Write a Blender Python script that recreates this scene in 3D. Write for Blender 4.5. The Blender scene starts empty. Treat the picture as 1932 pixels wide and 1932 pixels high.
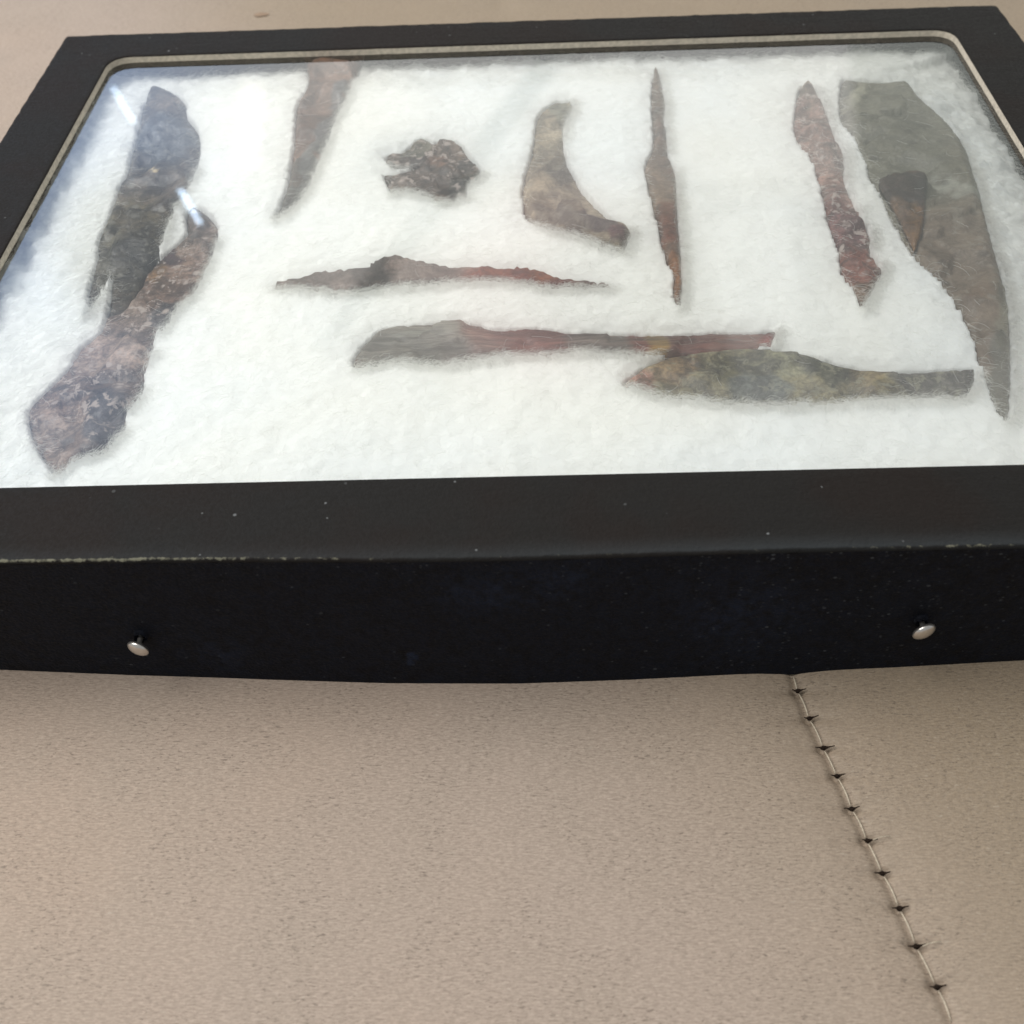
import bpy, math, random
import numpy as np
from mathutils import Vector, Euler, Matrix, geometry

random.seed(7)
rng = np.random.default_rng(7)
scene = bpy.context.scene
COL = scene.collection

# ------------------------------------------------------------------ camera
T = 0.0384                       # height of the case top above the upholstery
F = 1.02029
CAM_E = Euler((0.723696, 0.0351535, 0.0032224))
CAM_P = Vector((0.0017366, -0.1223698, 0.1496341 + T))
cam_d = bpy.data.cameras.new('camera')
cam_d.sensor_width = 36.0
cam_d.lens = 36.0 * F
cam_d.clip_start = 0.005
cam_d.clip_end = 50
cam_d.dof.use_dof = True
cam_d.dof.focus_distance = 0.235
cam_d.dof.aperture_fstop = 26
cam = bpy.data.objects.new('camera', cam_d)
cam.location = CAM_P
cam.rotation_euler = CAM_E
COL.objects.link(cam)
scene.camera = cam

# ------------------------------------------------------------------ exposure, world
scene.view_settings.view_transform = 'Standard'
scene.view_settings.look = 'None'
scene.view_settings.gamma = 1
scene.view_settings.exposure = 0
world = bpy.data.worlds.new('World')
scene.world = world
world.use_nodes = True
bg = world.node_tree.nodes['Background']
bg.inputs['Color'].default_value = (0.93, 0.975, 1.0, 1)
bg.inputs['Strength'].default_value = 0.42

RM = CAM_E.to_matrix()
RMn = np.array(RM)
CP = np.array(CAM_P)


def ray(x, y):
    """x, y on a 1932 wide picture -> world direction"""
    d = np.array([(x - 966) / 1932 / F, -(y - 966) / 1932 / F, -1.0])
    return RMn @ d


def at(x, y, z):
    d = ray(x, y)
    t = (z - CP[2]) / d[2]
    return CP + d * t


def crop(n, x, y):
    """reading position in one of the study crops -> 1932 wide picture"""
    ox, oy = {1: (0, 0), 2: (900, 0), 3: (1900, 0), 4: (2840, 0),
              5: (0, 900), 6: (950, 900), 7: (1900, 900), 8: (2840, 900)}[n]
    return ((ox + x / 1.932) / 1.98758, (oy + y / 1.932) / 1.98758)


# ------------------------------------------------------------------ window lamp behind the case
GZ = T - 0.0021                  # underside of the frame board = glass
YW = 0.95


def mirror(x, y):
    d = ray(x, y)
    p = at(x, y, GZ)
    k = (YW - p[1]) / d[1]
    return np.array([p[0] + d[0] * k, p[2] - d[2] * k])


LX0, LX1, LZ0, LZ1 = -1.05, 1.05, 0.26, 1.75


def luv(x, y):
    q = mirror(x, y)
    return np.array([(q[0] - LX0) / (LX1 - LX0), (q[1] - LZ0) / (LZ1 - LZ0)])


class NT:
    """small helper round a node tree"""
    def __init__(s, tree):
        s.t = tree
        tree.nodes.clear()

    def n(s, kind, **kw):
        nd = s.t.nodes.new(kind)
        for k, v in kw.items():
            setattr(nd, k, v)
        return nd

    def l(s, a, b):
        s.t.links.new(a, b)

    def put(s, sock, v):
        if isinstance(v, bpy.types.NodeSocket):
            s.l(v, sock)
        elif isinstance(v, (tuple, list)) and len(v) == 3 and sock.type == 'RGBA':
            sock.default_value = (*v, 1)
        else:
            sock.default_value = v

    def m(s, op, a, b=None, c=None, clamp=False):
        nd = s.n('ShaderNodeMath', operation=op, use_clamp=clamp)
        s.put(nd.inputs[0], a)
        if b is not None:
            s.put(nd.inputs[1], b)
        if c is not None:
            s.put(nd.inputs[2], c)
        return nd.outputs[0]

    def mix(s, f, a, b, blend='MIX'):
        nd = s.n('ShaderNodeMix', data_type='RGBA', blend_type=blend)
        s.put(nd.inputs['Factor'], f)
        s.put(nd.inputs[6], a)
        s.put(nd.inputs[7], b)
        return nd.outputs[2]

    def ramp(s, v, a, b, lo=0.0, hi=1.0):
        nd = s.n('ShaderNodeMapRange', clamp=True, interpolation_type='SMOOTHSTEP')
        s.put(nd.inputs[0], v)
        nd.inputs[1].default_value = a
        nd.inputs[2].default_value = b
        nd.inputs[3].default_value = lo
        nd.inputs[4].default_value = hi
        return nd.outputs[0]

    def noise(s, vec, scale, detail=4, rough=0.55, dist=0.0):
        nd = s.n('ShaderNodeTexNoise')
        s.l(vec, nd.inputs['Vector'])
        nd.inputs['Scale'].default_value = scale
        nd.inputs['Detail'].default_value = detail
        nd.inputs['Roughness'].default_value = rough
        nd.inputs['Distortion'].default_value = dist
        return nd.outputs[0]

    def scale(s, vec, v, rot=0):
        nd = s.n('ShaderNodeMapping')
        s.l(vec, nd.inputs[0])
        nd.inputs['Rotation'].default_value = (0, 0, rot)
        nd.inputs['Scale'].default_value = v
        return nd.outputs[0]


ld = bpy.data.lights.new('window_light', 'AREA')
ld.shape = 'RECTANGLE'
ld.size = LX1 - LX0
ld.size_y = LZ1 - LZ0
ld.energy = 1.0
ld.use_nodes = True
lt = NT(ld.node_tree)
out = lt.n('ShaderNodeOutputLight')
em = lt.n('ShaderNodeEmission')
lt.l(em.outputs[0], out.inputs[0])
geo = lt.n('ShaderNodeNewGeometry')
sep = lt.n('ShaderNodeSeparateXYZ')
lt.l(geo.outputs['Parametric'], sep.inputs[0])
LAMP_FLIP_U = False
LAMP_FLIP_V = True
pu, pv = sep.outputs[0], sep.outputs[1]
if LAMP_FLIP_U:
    pu = lt.m('SUBTRACT', 1.0, pu)
if LAMP_FLIP_V:
    pv = lt.m('SUBTRACT', 1.0, pv)
lamp_col = (1.0, 0.985, 0.93)


def lamp_blob(cur, c, e1, e2, colr, amt=1.0, soft=0.5):
    """paints an ellipse into the lamp colour, given by centre and two half-axis ends in the mirrored view"""
    global lt
    c0, a, b = luv(*c), luv(*e1), luv(*e2)
    M = np.linalg.inv(np.stack([a - c0, b - c0], 1))
    du = lt.m('SUBTRACT', pu, float(c0[0]))
    dv = lt.m('SUBTRACT', pv, float(c0[1]))
    s1 = lt.m('ADD', lt.m('MULTIPLY', du, float(M[0, 0])), lt.m('MULTIPLY', dv, float(M[0, 1])))
    s2 = lt.m('ADD', lt.m('MULTIPLY', du, float(M[1, 0])), lt.m('MULTIPLY', dv, float(M[1, 1])))
    r = lt.m('SQRT', lt.m('ADD', lt.m('MULTIPLY', s1, s1), lt.m('MULTIPLY', s2, s2)))
    k = lt.ramp(r, 1 - soft / 2, 1 + soft / 2, amt, 0.0)
    return lt.mix(k, cur, colr)


def lamp_bar(cur, p, q, half, colr, amt=1.0, soft=0.4):
    """paints a straight bar into the lamp colour between two points of the mirrored view"""
    a, b = luv(*p), luv(*q)
    w = luv(p[0] + half, p[1]) if abs(p[0] - q[0]) < abs(p[1] - q[1]) else luv(p[0], p[1] + half)
    d = b - a
    L = np.hypot(*d)
    nrm = np.array([-d[1], d[0]]) / L
    hw = abs((w - a) @ nrm)
    du = lt.m('SUBTRACT', pu, float(a[0]))
    dv = lt.m('SUBTRACT', pv, float(a[1]))
    s = lt.m('ABSOLUTE', lt.m('ADD', lt.m('MULTIPLY', du, float(nrm[0] / hw)), lt.m('MULTIPLY', dv, float(nrm[1] / hw))))
    t = lt.m('ADD', lt.m('MULTIPLY', du, float(d[0] / L / L)), lt.m('MULTIPLY', dv, float(d[1] / L / L)))
    k = lt.ramp(s, 1 - soft, 1 + soft, 1.0, 0.0)
    e = lt.m('MULTIPLY', lt.ramp(t, -0.04, 0.04), lt.ramp(t, 0.96, 1.04, 1.0, 0.0))
    k = lt.m('MULTIPLY', lt.m('MULTIPLY', k, e), amt)
    return lt.mix(k, cur, colr)


cur = lt.mix(0.0, lamp_col, lamp_col)  # reflection pattern is painted into the lamp colour from here on
# lamp painted dimmer at the right, where the veil in the glass ends (beyond x ~ 1590 of the mirrored view)
cur = lamp_bar(cur, (1850, 40), (1850, 560), 255, (0.34, 0.36, 0.30), 0.95, 0.06)
# cooler left
cur = lamp_blob(cur, (-60, 480), (330, 480), (-60, 1000), (0.55, 0.84, 1.45), 0.95, 1.3)
# dark diagonal bar painted into the lamp, for the grey band in the glass
cur = lamp_bar(cur, (1035, 120), (600, 665), 30, (0.25, 0.28, 0.26), 0.9, 0.6)
# red and yellow tints painted into the lamp, for coloured reflections
cur = lamp_blob(cur, (1030, 560), (1190, 560), (1030, 700), (1.6, 0.85, 0.86), 0.6, 1.6)
cur = lamp_blob(cur, (1240, 560), (1300, 560), (1240, 700), (1.05, 0.85, 0.45), 0.7, 1.5)
cur = lamp_blob(cur, (255, 480), (400, 480), (255, 620), (0.22, 0.24, 0.24), 0.9, 0.9)  # dimmer patches painted in, weakening the veil over some stones
cur = lamp_blob(cur, (1500, 560), (2050, 560), (1500, 720), (0.30, 0.30, 0.28), 0.85, 0.5)
cur = lamp_blob(cur, (800, 320), (930, 320), (800, 400), (0.45, 0.46, 0.45), 0.7, 1.0)
cur = lamp_bar(cur, (1400, 400), (1470, 760), 85, (1.5, 1.5, 1.45), 0.45, 0.25)  # brighter panels painted in, for pale patches reflected in the glass
cur = lamp_bar(cur, (478, 150), (462, 320), 26, (1.8, 1.8, 1.75), 0.6, 0.6)
cur = lamp_bar(cur, (905, 640), (905, 930), 60, (1.4, 1.35, 1.3), 0.45, 0.3)
# thin dark bar painted into the lamp, for a reflected line
cur = lamp_bar(cur, (1285, 356), (1600, 340), 12, (0.45, 0.46, 0.43), 0.5, 0.6)
lt.l(cur, em.inputs['Color'])
em.inputs['Strength'].default_value = 10.8
lamp = bpy.data.objects.new('window_light', ld)
lamp.location = ((LX0 + LX1) / 2, YW, (LZ0 + LZ1) / 2)
lamp.rotation_euler = (math.radians(90), 0, math.radians(180))   # faces -y
# area lamps shine along local -z
lamp.rotation_euler = Matrix(((1, 0, 0), (0, 0, 1), (0, 1, 0))).to_euler() if False else Euler((math.radians(-90), 0, 0))
COL.objects.link(lamp)


# two unseen strip lamps added for the blue-white streaks in the glass
def strip_lamp(name, p, q, w, strength):
    a, b = mirror(*p), mirror(*q)
    d = b - a
    L = float(np.hypot(*d))
    l2 = bpy.data.lights.new(name, 'AREA')
    l2.shape = 'RECTANGLE'
    l2.size = L
    l2.size_y = w
    l2.color = (0.62, 0.8, 1.0)
    l2.energy = strength * L * w * math.pi
    o = bpy.data.objects.new(name, l2)
    o.location = ((a[0] + b[0]) / 2, YW - 0.03, (a[1] + b[1]) / 2)
    X = Vector((d[0] / L, 0, d[1] / L))
    Z = Vector((0, 1, 0))
    Y = Z.cross(X)
    o.rotation_euler = Matrix((X, Y, Z)).transposed().to_euler()
    COL.objects.link(o)


ov = bpy.data.lights.new('added_fill_light', 'AREA')  # unseen fill lamp added to brighten the cotton and front upholstery
ov.shape = 'RECTANGLE'
ov.size = 0.8
ov.size_y = 0.7
ov.energy = 11.6
ov.color = (1.0, 0.975, 0.95)
ovo = bpy.data.objects.new('added_fill_light', ov)
ovo.location = (-0.52, 0.12, 0.92)
ovo.rotation_euler = (Vector((0.0, 0.05, 0)) - Vector(ovo.location)).to_track_quat('-Z', 'Y').to_euler()
COL.objects.link(ovo)
strip_lamp('added_slit_light', (226, 138), (266, 206), 0.008, 3.0)
strip_lamp('added_slit_light', (350, 330), (388, 396), 0.009, 6.0)


# ------------------------------------------------------------------ numpy noise
def vnoise(P, s, seed=0):
    """value noise, P (n,2)"""
    q = np.asarray(P) * s + 1000.0
    i = np.floor(q).astype(np.int64)
    f = q - i
    f = f * f * (3 - 2 * f)

    def h(a, b):
        n = (a * 374761393 + b * 668265263 + seed * 144665) & 0xffffffff
        n = ((n ^ (n >> 13)) * 1274126177) & 0xffffffff
        return ((n ^ (n >> 16)) & 0xffff) / 65535.0
    a = h(i[:, 0], i[:, 1]); b = h(i[:, 0] + 1, i[:, 1])
    c = h(i[:, 0], i[:, 1] + 1); d = h(i[:, 0] + 1, i[:, 1] + 1)
    return (a * (1 - f[:, 0]) + b * f[:, 0]) * (1 - f[:, 1]) + (c * (1 - f[:, 0]) + d * f[:, 0]) * f[:, 1]


def fbm(P, s, o=4, seed=0, g=0.5):
    r = 0; a = 1; t = 0
    for k in range(o):
        r = r + a * (vnoise(P, s * 2 ** k, seed + 17 * k) - 0.5)
        t += a; a *= g
    return r / t * 2            # about -1..1


def sstep(v, a, b):
    t = np.clip((v - a) / (b - a), 0, 1)
    return t * t * (3 - 2 * t)


# ------------------------------------------------------------------ object helpers
def link(name, me, mat, parent=None, smooth=True):
    o = bpy.data.objects.new(name, me)
    COL.objects.link(o)
    if mat is not None and not me.materials:
        me.materials.append(mat)
    if parent is not None:
        o.parent = parent
    if smooth:
        me.polygons.foreach_set('use_smooth', [True] * len(me.polygons))
    return o


def mesh(name, V, Fc):
    me = bpy.data.meshes.new(name)
    me.from_pydata([tuple(v) for v in V], [], [tuple(f) for f in Fc])
    me.update()
    return me


def grid_mesh(name, X, Y, Z):
    ny, nx = X.shape
    V = np.stack([X.ravel(), Y.ravel(), Z.ravel()], 1).astype(np.float32)
    idx = np.arange(nx * ny).reshape(ny, nx)
    q = np.stack([idx[:-1, :-1], idx[:-1, 1:], idx[1:, 1:], idx[1:, :-1]], -1).reshape(-1, 4)
    me = bpy.data.meshes.new(name)
    me.vertices.add(len(V)); me.vertices.foreach_set('co', V.ravel())
    me.loops.add(q.size); me.loops.foreach_set('vertex_index', q.ravel().astype(np.int32))
    me.polygons.add(len(q))
    me.polygons.foreach_set('loop_start', np.arange(0, q.size, 4, dtype=np.int32))
    me.update(calc_edges=True)
    return me


def set_col(me, C, name='Col'):
    a = me.color_attributes.new(name, 'FLOAT_COLOR', 'POINT')
    C4 = np.ones((len(C), 4), np.float32)
    C4[:, :3] = C
    a.data.foreach_set('color', C4.ravel())


def tag(o, label=None, cat=None, group=None, kind=None):
    if label: o['label'] = label
    if cat: o['category'] = cat
    if group: o['group'] = group
    if kind: o['kind'] = kind
    return o


def empty(name, loc):
    o = bpy.data.objects.new(name, None)
    o.location = loc
    o.empty_display_size = 0.01
    COL.objects.link(o)
    return o


def tube(path, rad, n=6):
    """closed-end tube; rad number or list"""
    path = [Vector(p) for p in path]
    V, Fc = [], []
    for i, p in enumerate(path):
        t = (path[min(i + 1, len(path) - 1)] - path[max(i - 1, 0)]).normalized()
        u = t.cross(Vector((0, 0, 1)))
        u = u.normalized() if u.length > 1e-4 else Vector((1, 0, 0))
        w = u.cross(t)
        r = rad[i] if isinstance(rad, (list, tuple)) else rad
        for k in range(n):
            a = 2 * math.pi * k / n
            V.append(p + (u * math.cos(a) + w * math.sin(a)) * r)
    m = len(path)
    for i in range(m - 1):
        for k in range(n):
            a = i * n + k; b = i * n + (k + 1) % n
            Fc.append((a, b, b + n, a + n))
    Fc.append(tuple(range(n - 1, -1, -1)))
    Fc.append(tuple(range((m - 1) * n, m * n)))
    return V, Fc


# ------------------------------------------------------------------ materials
def new_mat(name):
    m = bpy.data.materials.new(name)
    m.use_nodes = True
    nt = NT(m.node_tree)
    o = nt.n('ShaderNodeOutputMaterial')
    b = nt.n('ShaderNodeBsdfPrincipled')
    nt.l(b.outputs[0], o.inputs[0])
    tc = nt.n('ShaderNodeTexCoord')
    return m, nt, b, tc.outputs['Object'], o


def bump(nt, b, h, strength, dist, prev=None):
    nd = nt.n('ShaderNodeBump')
    nd.inputs['Strength'].default_value = strength
    nd.inputs['Distance'].default_value = dist
    nt.l(h, nd.inputs['Height'])
    if prev is not None:
        nt.l(prev, nd.inputs['Normal'])
    nt.l(nd.outputs[0], b.inputs['Normal'])
    return nd.outputs[0]


def mat_upholstery():
    m, nt, b, P, _ = new_mat('beige_faux_leather')
    big = nt.noise(P, 7, 3)
    mid = nt.noise(P, 28, 4)
    # short dark pores that run across
    v1 = nt.scale(P, (780, 2700, 1), 0.06)
    v2 = nt.scale(P, (1000, 2600, 1), 0.03)
    n1 = nt.noise(v1, 1.0, 2, 0.6, 0.6)
    n2 = nt.noise(v2, 1.0, 2, 0.6, 0.3)
    pore = nt.ramp(n1, 0.56, 0.68)
    pale = nt.ramp(n1, 0.36, 0.29)
    patch = nt.ramp(nt.noise(P, 60, 4), 0.34, 0.58)
    base = nt.mix(nt.ramp(big, 0.35, 0.65), (0.420, 0.322, 0.250), (0.405, 0.322, 0.262))
    base = nt.mix(nt.m('MULTIPLY', nt.ramp(mid, 0.4, 0.65), 0.30), base, (0.370, 0.300, 0.235))
    # weaker light towards the right, put into the base colour as darker olive
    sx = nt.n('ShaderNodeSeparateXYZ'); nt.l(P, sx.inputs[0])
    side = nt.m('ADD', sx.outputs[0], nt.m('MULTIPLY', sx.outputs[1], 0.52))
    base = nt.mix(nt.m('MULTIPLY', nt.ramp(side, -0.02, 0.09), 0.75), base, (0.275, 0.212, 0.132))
    c = nt.mix(nt.m('MULTIPLY', nt.m('MULTIPLY', pore, patch), 0.62), base, (0.085, 0.062, 0.044))
    c = nt.mix(nt.m('MULTIPLY', pale, 0.32), c, (0.52, 0.46, 0.38))
    c = nt.mix(nt.ramp(n2, 0.35, 0.65, 0.26, 0.0), c, (0.11, 0.085, 0.062))
    c = nt.mix(nt.ramp(nt.noise(P, 2600, 2, 0.7), 0.40, 0.62, 0.0, 0.16), c, (0.52, 0.44, 0.35))
    n5 = nt.noise(nt.scale(P, (520, 3400, 1), 0.38), 1.0, 2, 0.5)
    c = nt.mix(nt.ramp(n5, 0.40, 0.60, 0.22, 0.0), c, (0.15, 0.115, 0.085))
    nt.l(c, b.inputs['Base Color'])
    b.inputs['Roughness'].default_value = 0.62
    b.inputs['Specular IOR Level'].default_value = 0.35
    h = nt.m('ADD', nt.m('MULTIPLY', n1, -0.8), nt.m('MULTIPLY', n2, 0.5))
    bump(nt, b, h, 0.55, 0.00025)
    return m


def mat_black(name, wall):
    m, nt, b, P, _ = new_mat(name)
    at_ = nt.n('ShaderNodeAttribute', attribute_name='Col')
    s = nt.n('ShaderNodeSeparateColor'); nt.l(at_.outputs['Color'], s.inputs[0])
    wear, dens, tint = s.outputs[0], s.outputs[1], s.outputs[2]
    grain = nt.noise(P, 1500, 3, 0.6)
    lo = nt.noise(P, 30, 3)
    if wall:
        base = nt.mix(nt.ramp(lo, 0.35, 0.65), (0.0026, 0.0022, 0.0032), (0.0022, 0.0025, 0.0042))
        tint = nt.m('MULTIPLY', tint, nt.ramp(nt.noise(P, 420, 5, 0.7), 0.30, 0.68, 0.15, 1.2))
        base = nt.mix(tint, base, (0.0110, 0.0165, 0.0330))  # bluish sheen of the front wall, put into the colour
    else:
        base = nt.mix(nt.ramp(lo, 0.4, 0.6), (0.0118, 0.0108, 0.0098), (0.0125, 0.0095, 0.0080))
        base = nt.mix(tint, base, (0.035, 0.040, 0.043))  # grey sheen along the near front edge, put into the colour
    # lint and specks: size varies through two voronoi fields, density from the attribute
    for sc_, rad, amt in ((420, 0.13, 0.8), (900, 0.20, 0.6)):
        vo = nt.n('ShaderNodeTexVoronoi'); nt.l(nt.scale(P, (1, 1, 1.5), 0.4), vo.inputs['Vector'])
        vo.inputs['Scale'].default_value = sc_
        ssep = nt.n('ShaderNodeSeparateColor'); nt.l(vo.outputs['Color'], ssep.inputs[0])
        spot = nt.ramp(vo.outputs['Distance'], rad, rad * 1.6, 1.0, 0.0)
        some = nt.m('LESS_THAN', ssep.outputs[0], nt.m('MULTIPLY', dens, 0.30 if wall else 0.035))
        k = nt.m('MULTIPLY', nt.m('MULTIPLY', spot, some), nt.m('MULTIPLY', ssep.outputs[1], amt * (0.55 if wall else 1)))
        base = nt.mix(k, base, (0.12, 0.13, 0.14) if wall else (0.2, 0.21, 0.21))
    cl = nt.m('MULTIPLY', nt.ramp(nt.noise(nt.scale(P, (1, 1, 1.6), 0.3), 850, 4, 0.75), 0.60, 0.74), nt.m('MULTIPLY', dens, 0.5 if wall else 0.12))
    base = nt.mix(cl, base, (0.075, 0.082, 0.095))
    # scuffed paper showing at the edge
    wn = nt.noise(P, 700, 4, 0.7)
    k = nt.ramp(nt.m('ADD', wear, nt.m('MULTIPLY', nt.m('SUBTRACT', wn, 0.5), 1.6)), 0.42, 0.75)
    base = nt.mix(k, base, (0.15, 0.145, 0.105))
    nt.l(base, b.inputs['Base Color'])
    nt.l(nt.ramp(grain, 0.3, 0.7, 0.55, 0.70) if not wall else nt.ramp(grain, 0.3, 0.7, 0.6, 0.8), b.inputs['Roughness'])
    b.inputs['Specular IOR Level'].default_value = 0.10 if not wall else 0.16
    cre = nt.noise(nt.scale(P, (60, 260, 60), 0.3), 1.0, 3, 0.6, 0.8)
    h = nt.m('ADD', grain, nt.m('MULTIPLY', cre, 1.2))
    bump(nt, b, h, 0.8, 0.00022 if not wall else 0.0005)
    return m


def mat_simple(name, colr, rough=0.6, metal=0.0, spec=0.4, var=0.12, nscale=400, bmp=0.0001):
    m, nt, b, P, _ = new_mat(name)
    n = nt.noise(P, nscale, 4)
    dark = tuple(c * (1 - var * 2) for c in colr)
    nt.l(nt.mix(nt.ramp(n, 0.35, 0.65), colr, dark), b.inputs['Base Color'])
    b.inputs['Roughness'].default_value = rough
    b.inputs['Metallic'].default_value = metal
    b.inputs['Specular IOR Level'].default_value = spec
    bump(nt, b, n, 0.4, bmp)
    return m


def mat_cotton():
    m, nt, b, P, _ = new_mat('white_cotton_wool')
    n = nt.noise(P, 160, 5, 0.65)
    f = nt.noise(nt.scale(P, (700, 260, 400), 0.5), 1, 4, 0.7, 1.5)
    g = nt.noise(P, 14, 2)
    c = nt.mix(nt.ramp(g, 0.35, 0.65), (0.86, 0.885, 0.885), (0.875, 0.88, 0.85))
    nt.l(c, b.inputs['Base Color'])
    b.inputs['Roughness'].default_value = 1.0
    b.inputs['Specular IOR Level'].default_value = 0.05
    b.inputs['Subsurface Weight'].default_value = 0.5
    b.inputs['Subsurface Radius'].default_value = (1, 1, 1)
    b.inputs['Subsurface Scale'].default_value = 0.0015
    h = nt.m('ADD', nt.m('MULTIPLY', n, 0.6), nt.m('MULTIPLY', f, 0.35))
    bump(nt, b, h, 0.28, 0.0010)
    return m


def mat_stone(name, fleck=0.25, fleck_col=(0.42, 0.37, 0.32), rough=0.55, grain_dir=(1, 1, 1), rot=0.0, contrast=1.0):
    m, nt, b, P, _ = new_mat(name)
    a = nt.n('ShaderNodeAttribute', attribute_name='Col')
    Q = nt.scale(P, grain_dir, rot)
    n1 = nt.noise(Q, 170, 5, 0.62, 0.5)
    n2 = nt.noise(Q, 420, 5, 0.68, 0.4)
    n4 = nt.noise(Q, 1100, 3, 0.6)
    n3 = nt.noise(Q, 60, 3, 0.5, 0.8)
    k = nt.ramp(n1, 0.36, 0.64, 1 - 0.5 * contrast, 1 + 0.45 * contrast)
    k2 = nt.ramp(n3, 0.35, 0.65, 1 - 0.25 * contrast, 1 + 0.2 * contrast)
    k2 = nt.m('MULTIPLY', k2, nt.ramp(n4, 0.3, 0.7, 1 - 0.3 * contrast, 1 + 0.3 * contrast))
    mul = nt.n('ShaderNodeVectorMath', operation='SCALE')
    nt.l(a.outputs['Color'], mul.inputs[0]); nt.l(nt.m('MULTIPLY', k, k2), mul.inputs['Scale'])
    c = mul.outputs[0]
    fl = nt.m('MULTIPLY', nt.ramp(n2, 0.53, 0.60), nt.ramp(nt.noise(Q, 130, 3), 0.38, 0.55))
    c = nt.mix(nt.m('MULTIPLY', fl, fleck), c, fleck_col)
    vo = nt.n('ShaderNodeTexVoronoi'); nt.l(Q, vo.inputs['Vector']); vo.inputs['Scale'].default_value = 260
    sp = nt.n('ShaderNodeSeparateColor'); nt.l(vo.outputs['Color'], sp.inputs[0])
    pit = nt.m('MULTIPLY', nt.ramp(vo.outputs['Distance'], 0.16, 0.34, 1.0, 0.0), nt.m('LESS_THAN', sp.outputs[0], 0.22))
    c = nt.mix(nt.m('MULTIPLY', pit, fleck), c, fleck_col)
    pit2 = nt.m('MULTIPLY', nt.ramp(vo.outputs['Distance'], 0.2, 0.45, 1.0, 0.0), nt.m('GREATER_THAN', sp.outputs[0], 0.80))
    c = nt.mix(nt.m('MULTIPLY', pit2, 0.45), c, (0.03, 0.024, 0.02))
    nt.l(c, b.inputs['Base Color'])
    nt.l(nt.ramp(n2, 0.3, 0.7, rough - 0.2, rough + 0.08), b.inputs['Roughness'])
    b.inputs['Specular IOR Level'].default_value = 0.55
    bump(nt, b, nt.m('ADD', nt.m('MULTIPLY', n1, 0.5), nt.m('MULTIPLY', n2, 0.8)), 0.7, 0.0006)
    return m


def mat_glass():
    m = bpy.data.materials.new('clear_glass')
    m.use_nodes = True
    nt = NT(m.node_tree)
    o = nt.n('ShaderNodeOutputMaterial')
    tr = nt.n('ShaderNodeBsdfTransparent'); tr.inputs[0].default_value = (0.985, 0.995, 0.985, 1)
    gl = nt.n('ShaderNodeBsdfGlossy')
    gl.inputs['Roughness'].default_value = 0.03
    fr = nt.n('ShaderNodeFresnel'); fr.inputs['IOR'].default_value = 1.52
    tc = nt.n('ShaderNodeTexCoord')
    n = nt.noise(tc.outputs['Object'], 9, 2)
    bp = nt.n('ShaderNodeBump'); bp.inputs['Strength'].default_value = 0.03; bp.inputs['Distance'].default_value = 0.001
    nt.l(n, bp.inputs['Height']); nt.l(bp.outputs[0], gl.inputs['Normal'])
    mx = nt.n('ShaderNodeMixShader')
    nt.l(nt.m('MULTIPLY', fr.outputs[0], 1.85, clamp=True), mx.inputs[0])   # both faces of the pane
    nt.l(tr.outputs[0], mx.inputs[1]); nt.l(gl.outputs[0], mx.inputs[2])
    nt.l(mx.outputs[0], o.inputs[0])
    return m


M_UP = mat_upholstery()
M_TOP = mat_black('black_leatherette_paper', False)
M_WALL = mat_black('black_board_side', True)
M_RIM = mat_simple('cream_board_core', (0.54, 0.48, 0.385), 0.8, nscale=900)
M_GLASS = mat_glass()
M_COT = mat_cotton()
M_THREAD = mat_simple('pale_thread', (0.58, 0.50, 0.38), 0.7, nscale=1800, bmp=0.0002)
M_DARKTH = mat_simple('dark_brown_thread', (0.020, 0.013, 0.009), 0.9, spec=0.1, nscale=1800)
M_PIN = mat_simple('nickel_steel', (0.72, 0.68, 0.63), 0.28, 0.9, 0.5, var=0.06, nscale=700)
M_TRAY = mat_simple('grey_tray_board', (0.30, 0.29, 0.26), 0.9)


# ------------------------------------------------------------------ upholstery
seam_px = [(1483, 1236), (1497, 1270), (1506, 1300), (1528, 1352), (1555, 1408), (1581, 1461), (1609, 1523), (1638, 1583),
           (1667, 1645), (1699, 1711), (1731, 1783), (1770, 1860), (1800, 1932), (1830, 2010)]
seam = np.array([at(x, y, 0.0)[:2] for x, y in seam_px])
far = np.array(at(948, -40, 0.0)[:2]); back = np.array(at(946, -2, 0.0)[:2])
seam_all = np.vstack([far + (far - back) * 6, far, back, seam])
holes_px = seam_px[2:12]
holes = [np.array(at(x, y, 0.0)[:2]) for x, y in holes_px]


def seg_dist(P, poly):
    best = np.full(len(P), 1e9)
    for a, b in zip(poly[:-1], poly[1:]):
        d = b - a
        t = np.clip(((P - a) @ d) / (d @ d), 0, 1)
        q = a + t[:, None] * d
        best = np.minimum(best, np.hypot(*(P - q).T))
    return best


def up_height(P):
    h = 0.0006 * fbm(P, 14, 2, 3)
    h = np.minimum(h, 0.0004)
    s = seg_dist(P, seam_all)
    h -= 0.0009 * np.exp(-(s / 0.0011) ** 2) + 0.0008 * np.exp(-(s / 0.006) ** 2)
    for c in holes:
        dx, dy = (P - c).T
        h -= 0.0008 * np.exp(-(dx / 0.0016) ** 2 - (dy / 0.0008) ** 2)
        h -= 0.0005 * np.exp(-(dx / 0.006) ** 2 - (dy / 0.0012) ** 2)
    # foam pressed flat under the case
    inside = sstep(P[:, 0], -0.17, -0.155) * sstep(-P[:, 0], -0.17, -0.155) * sstep(P[:, 1], 0.004, 0.012) * sstep(-P[:, 1], -0.24, -0.225)
    return h * (1 - inside) - 0.0012 * inside


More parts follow.
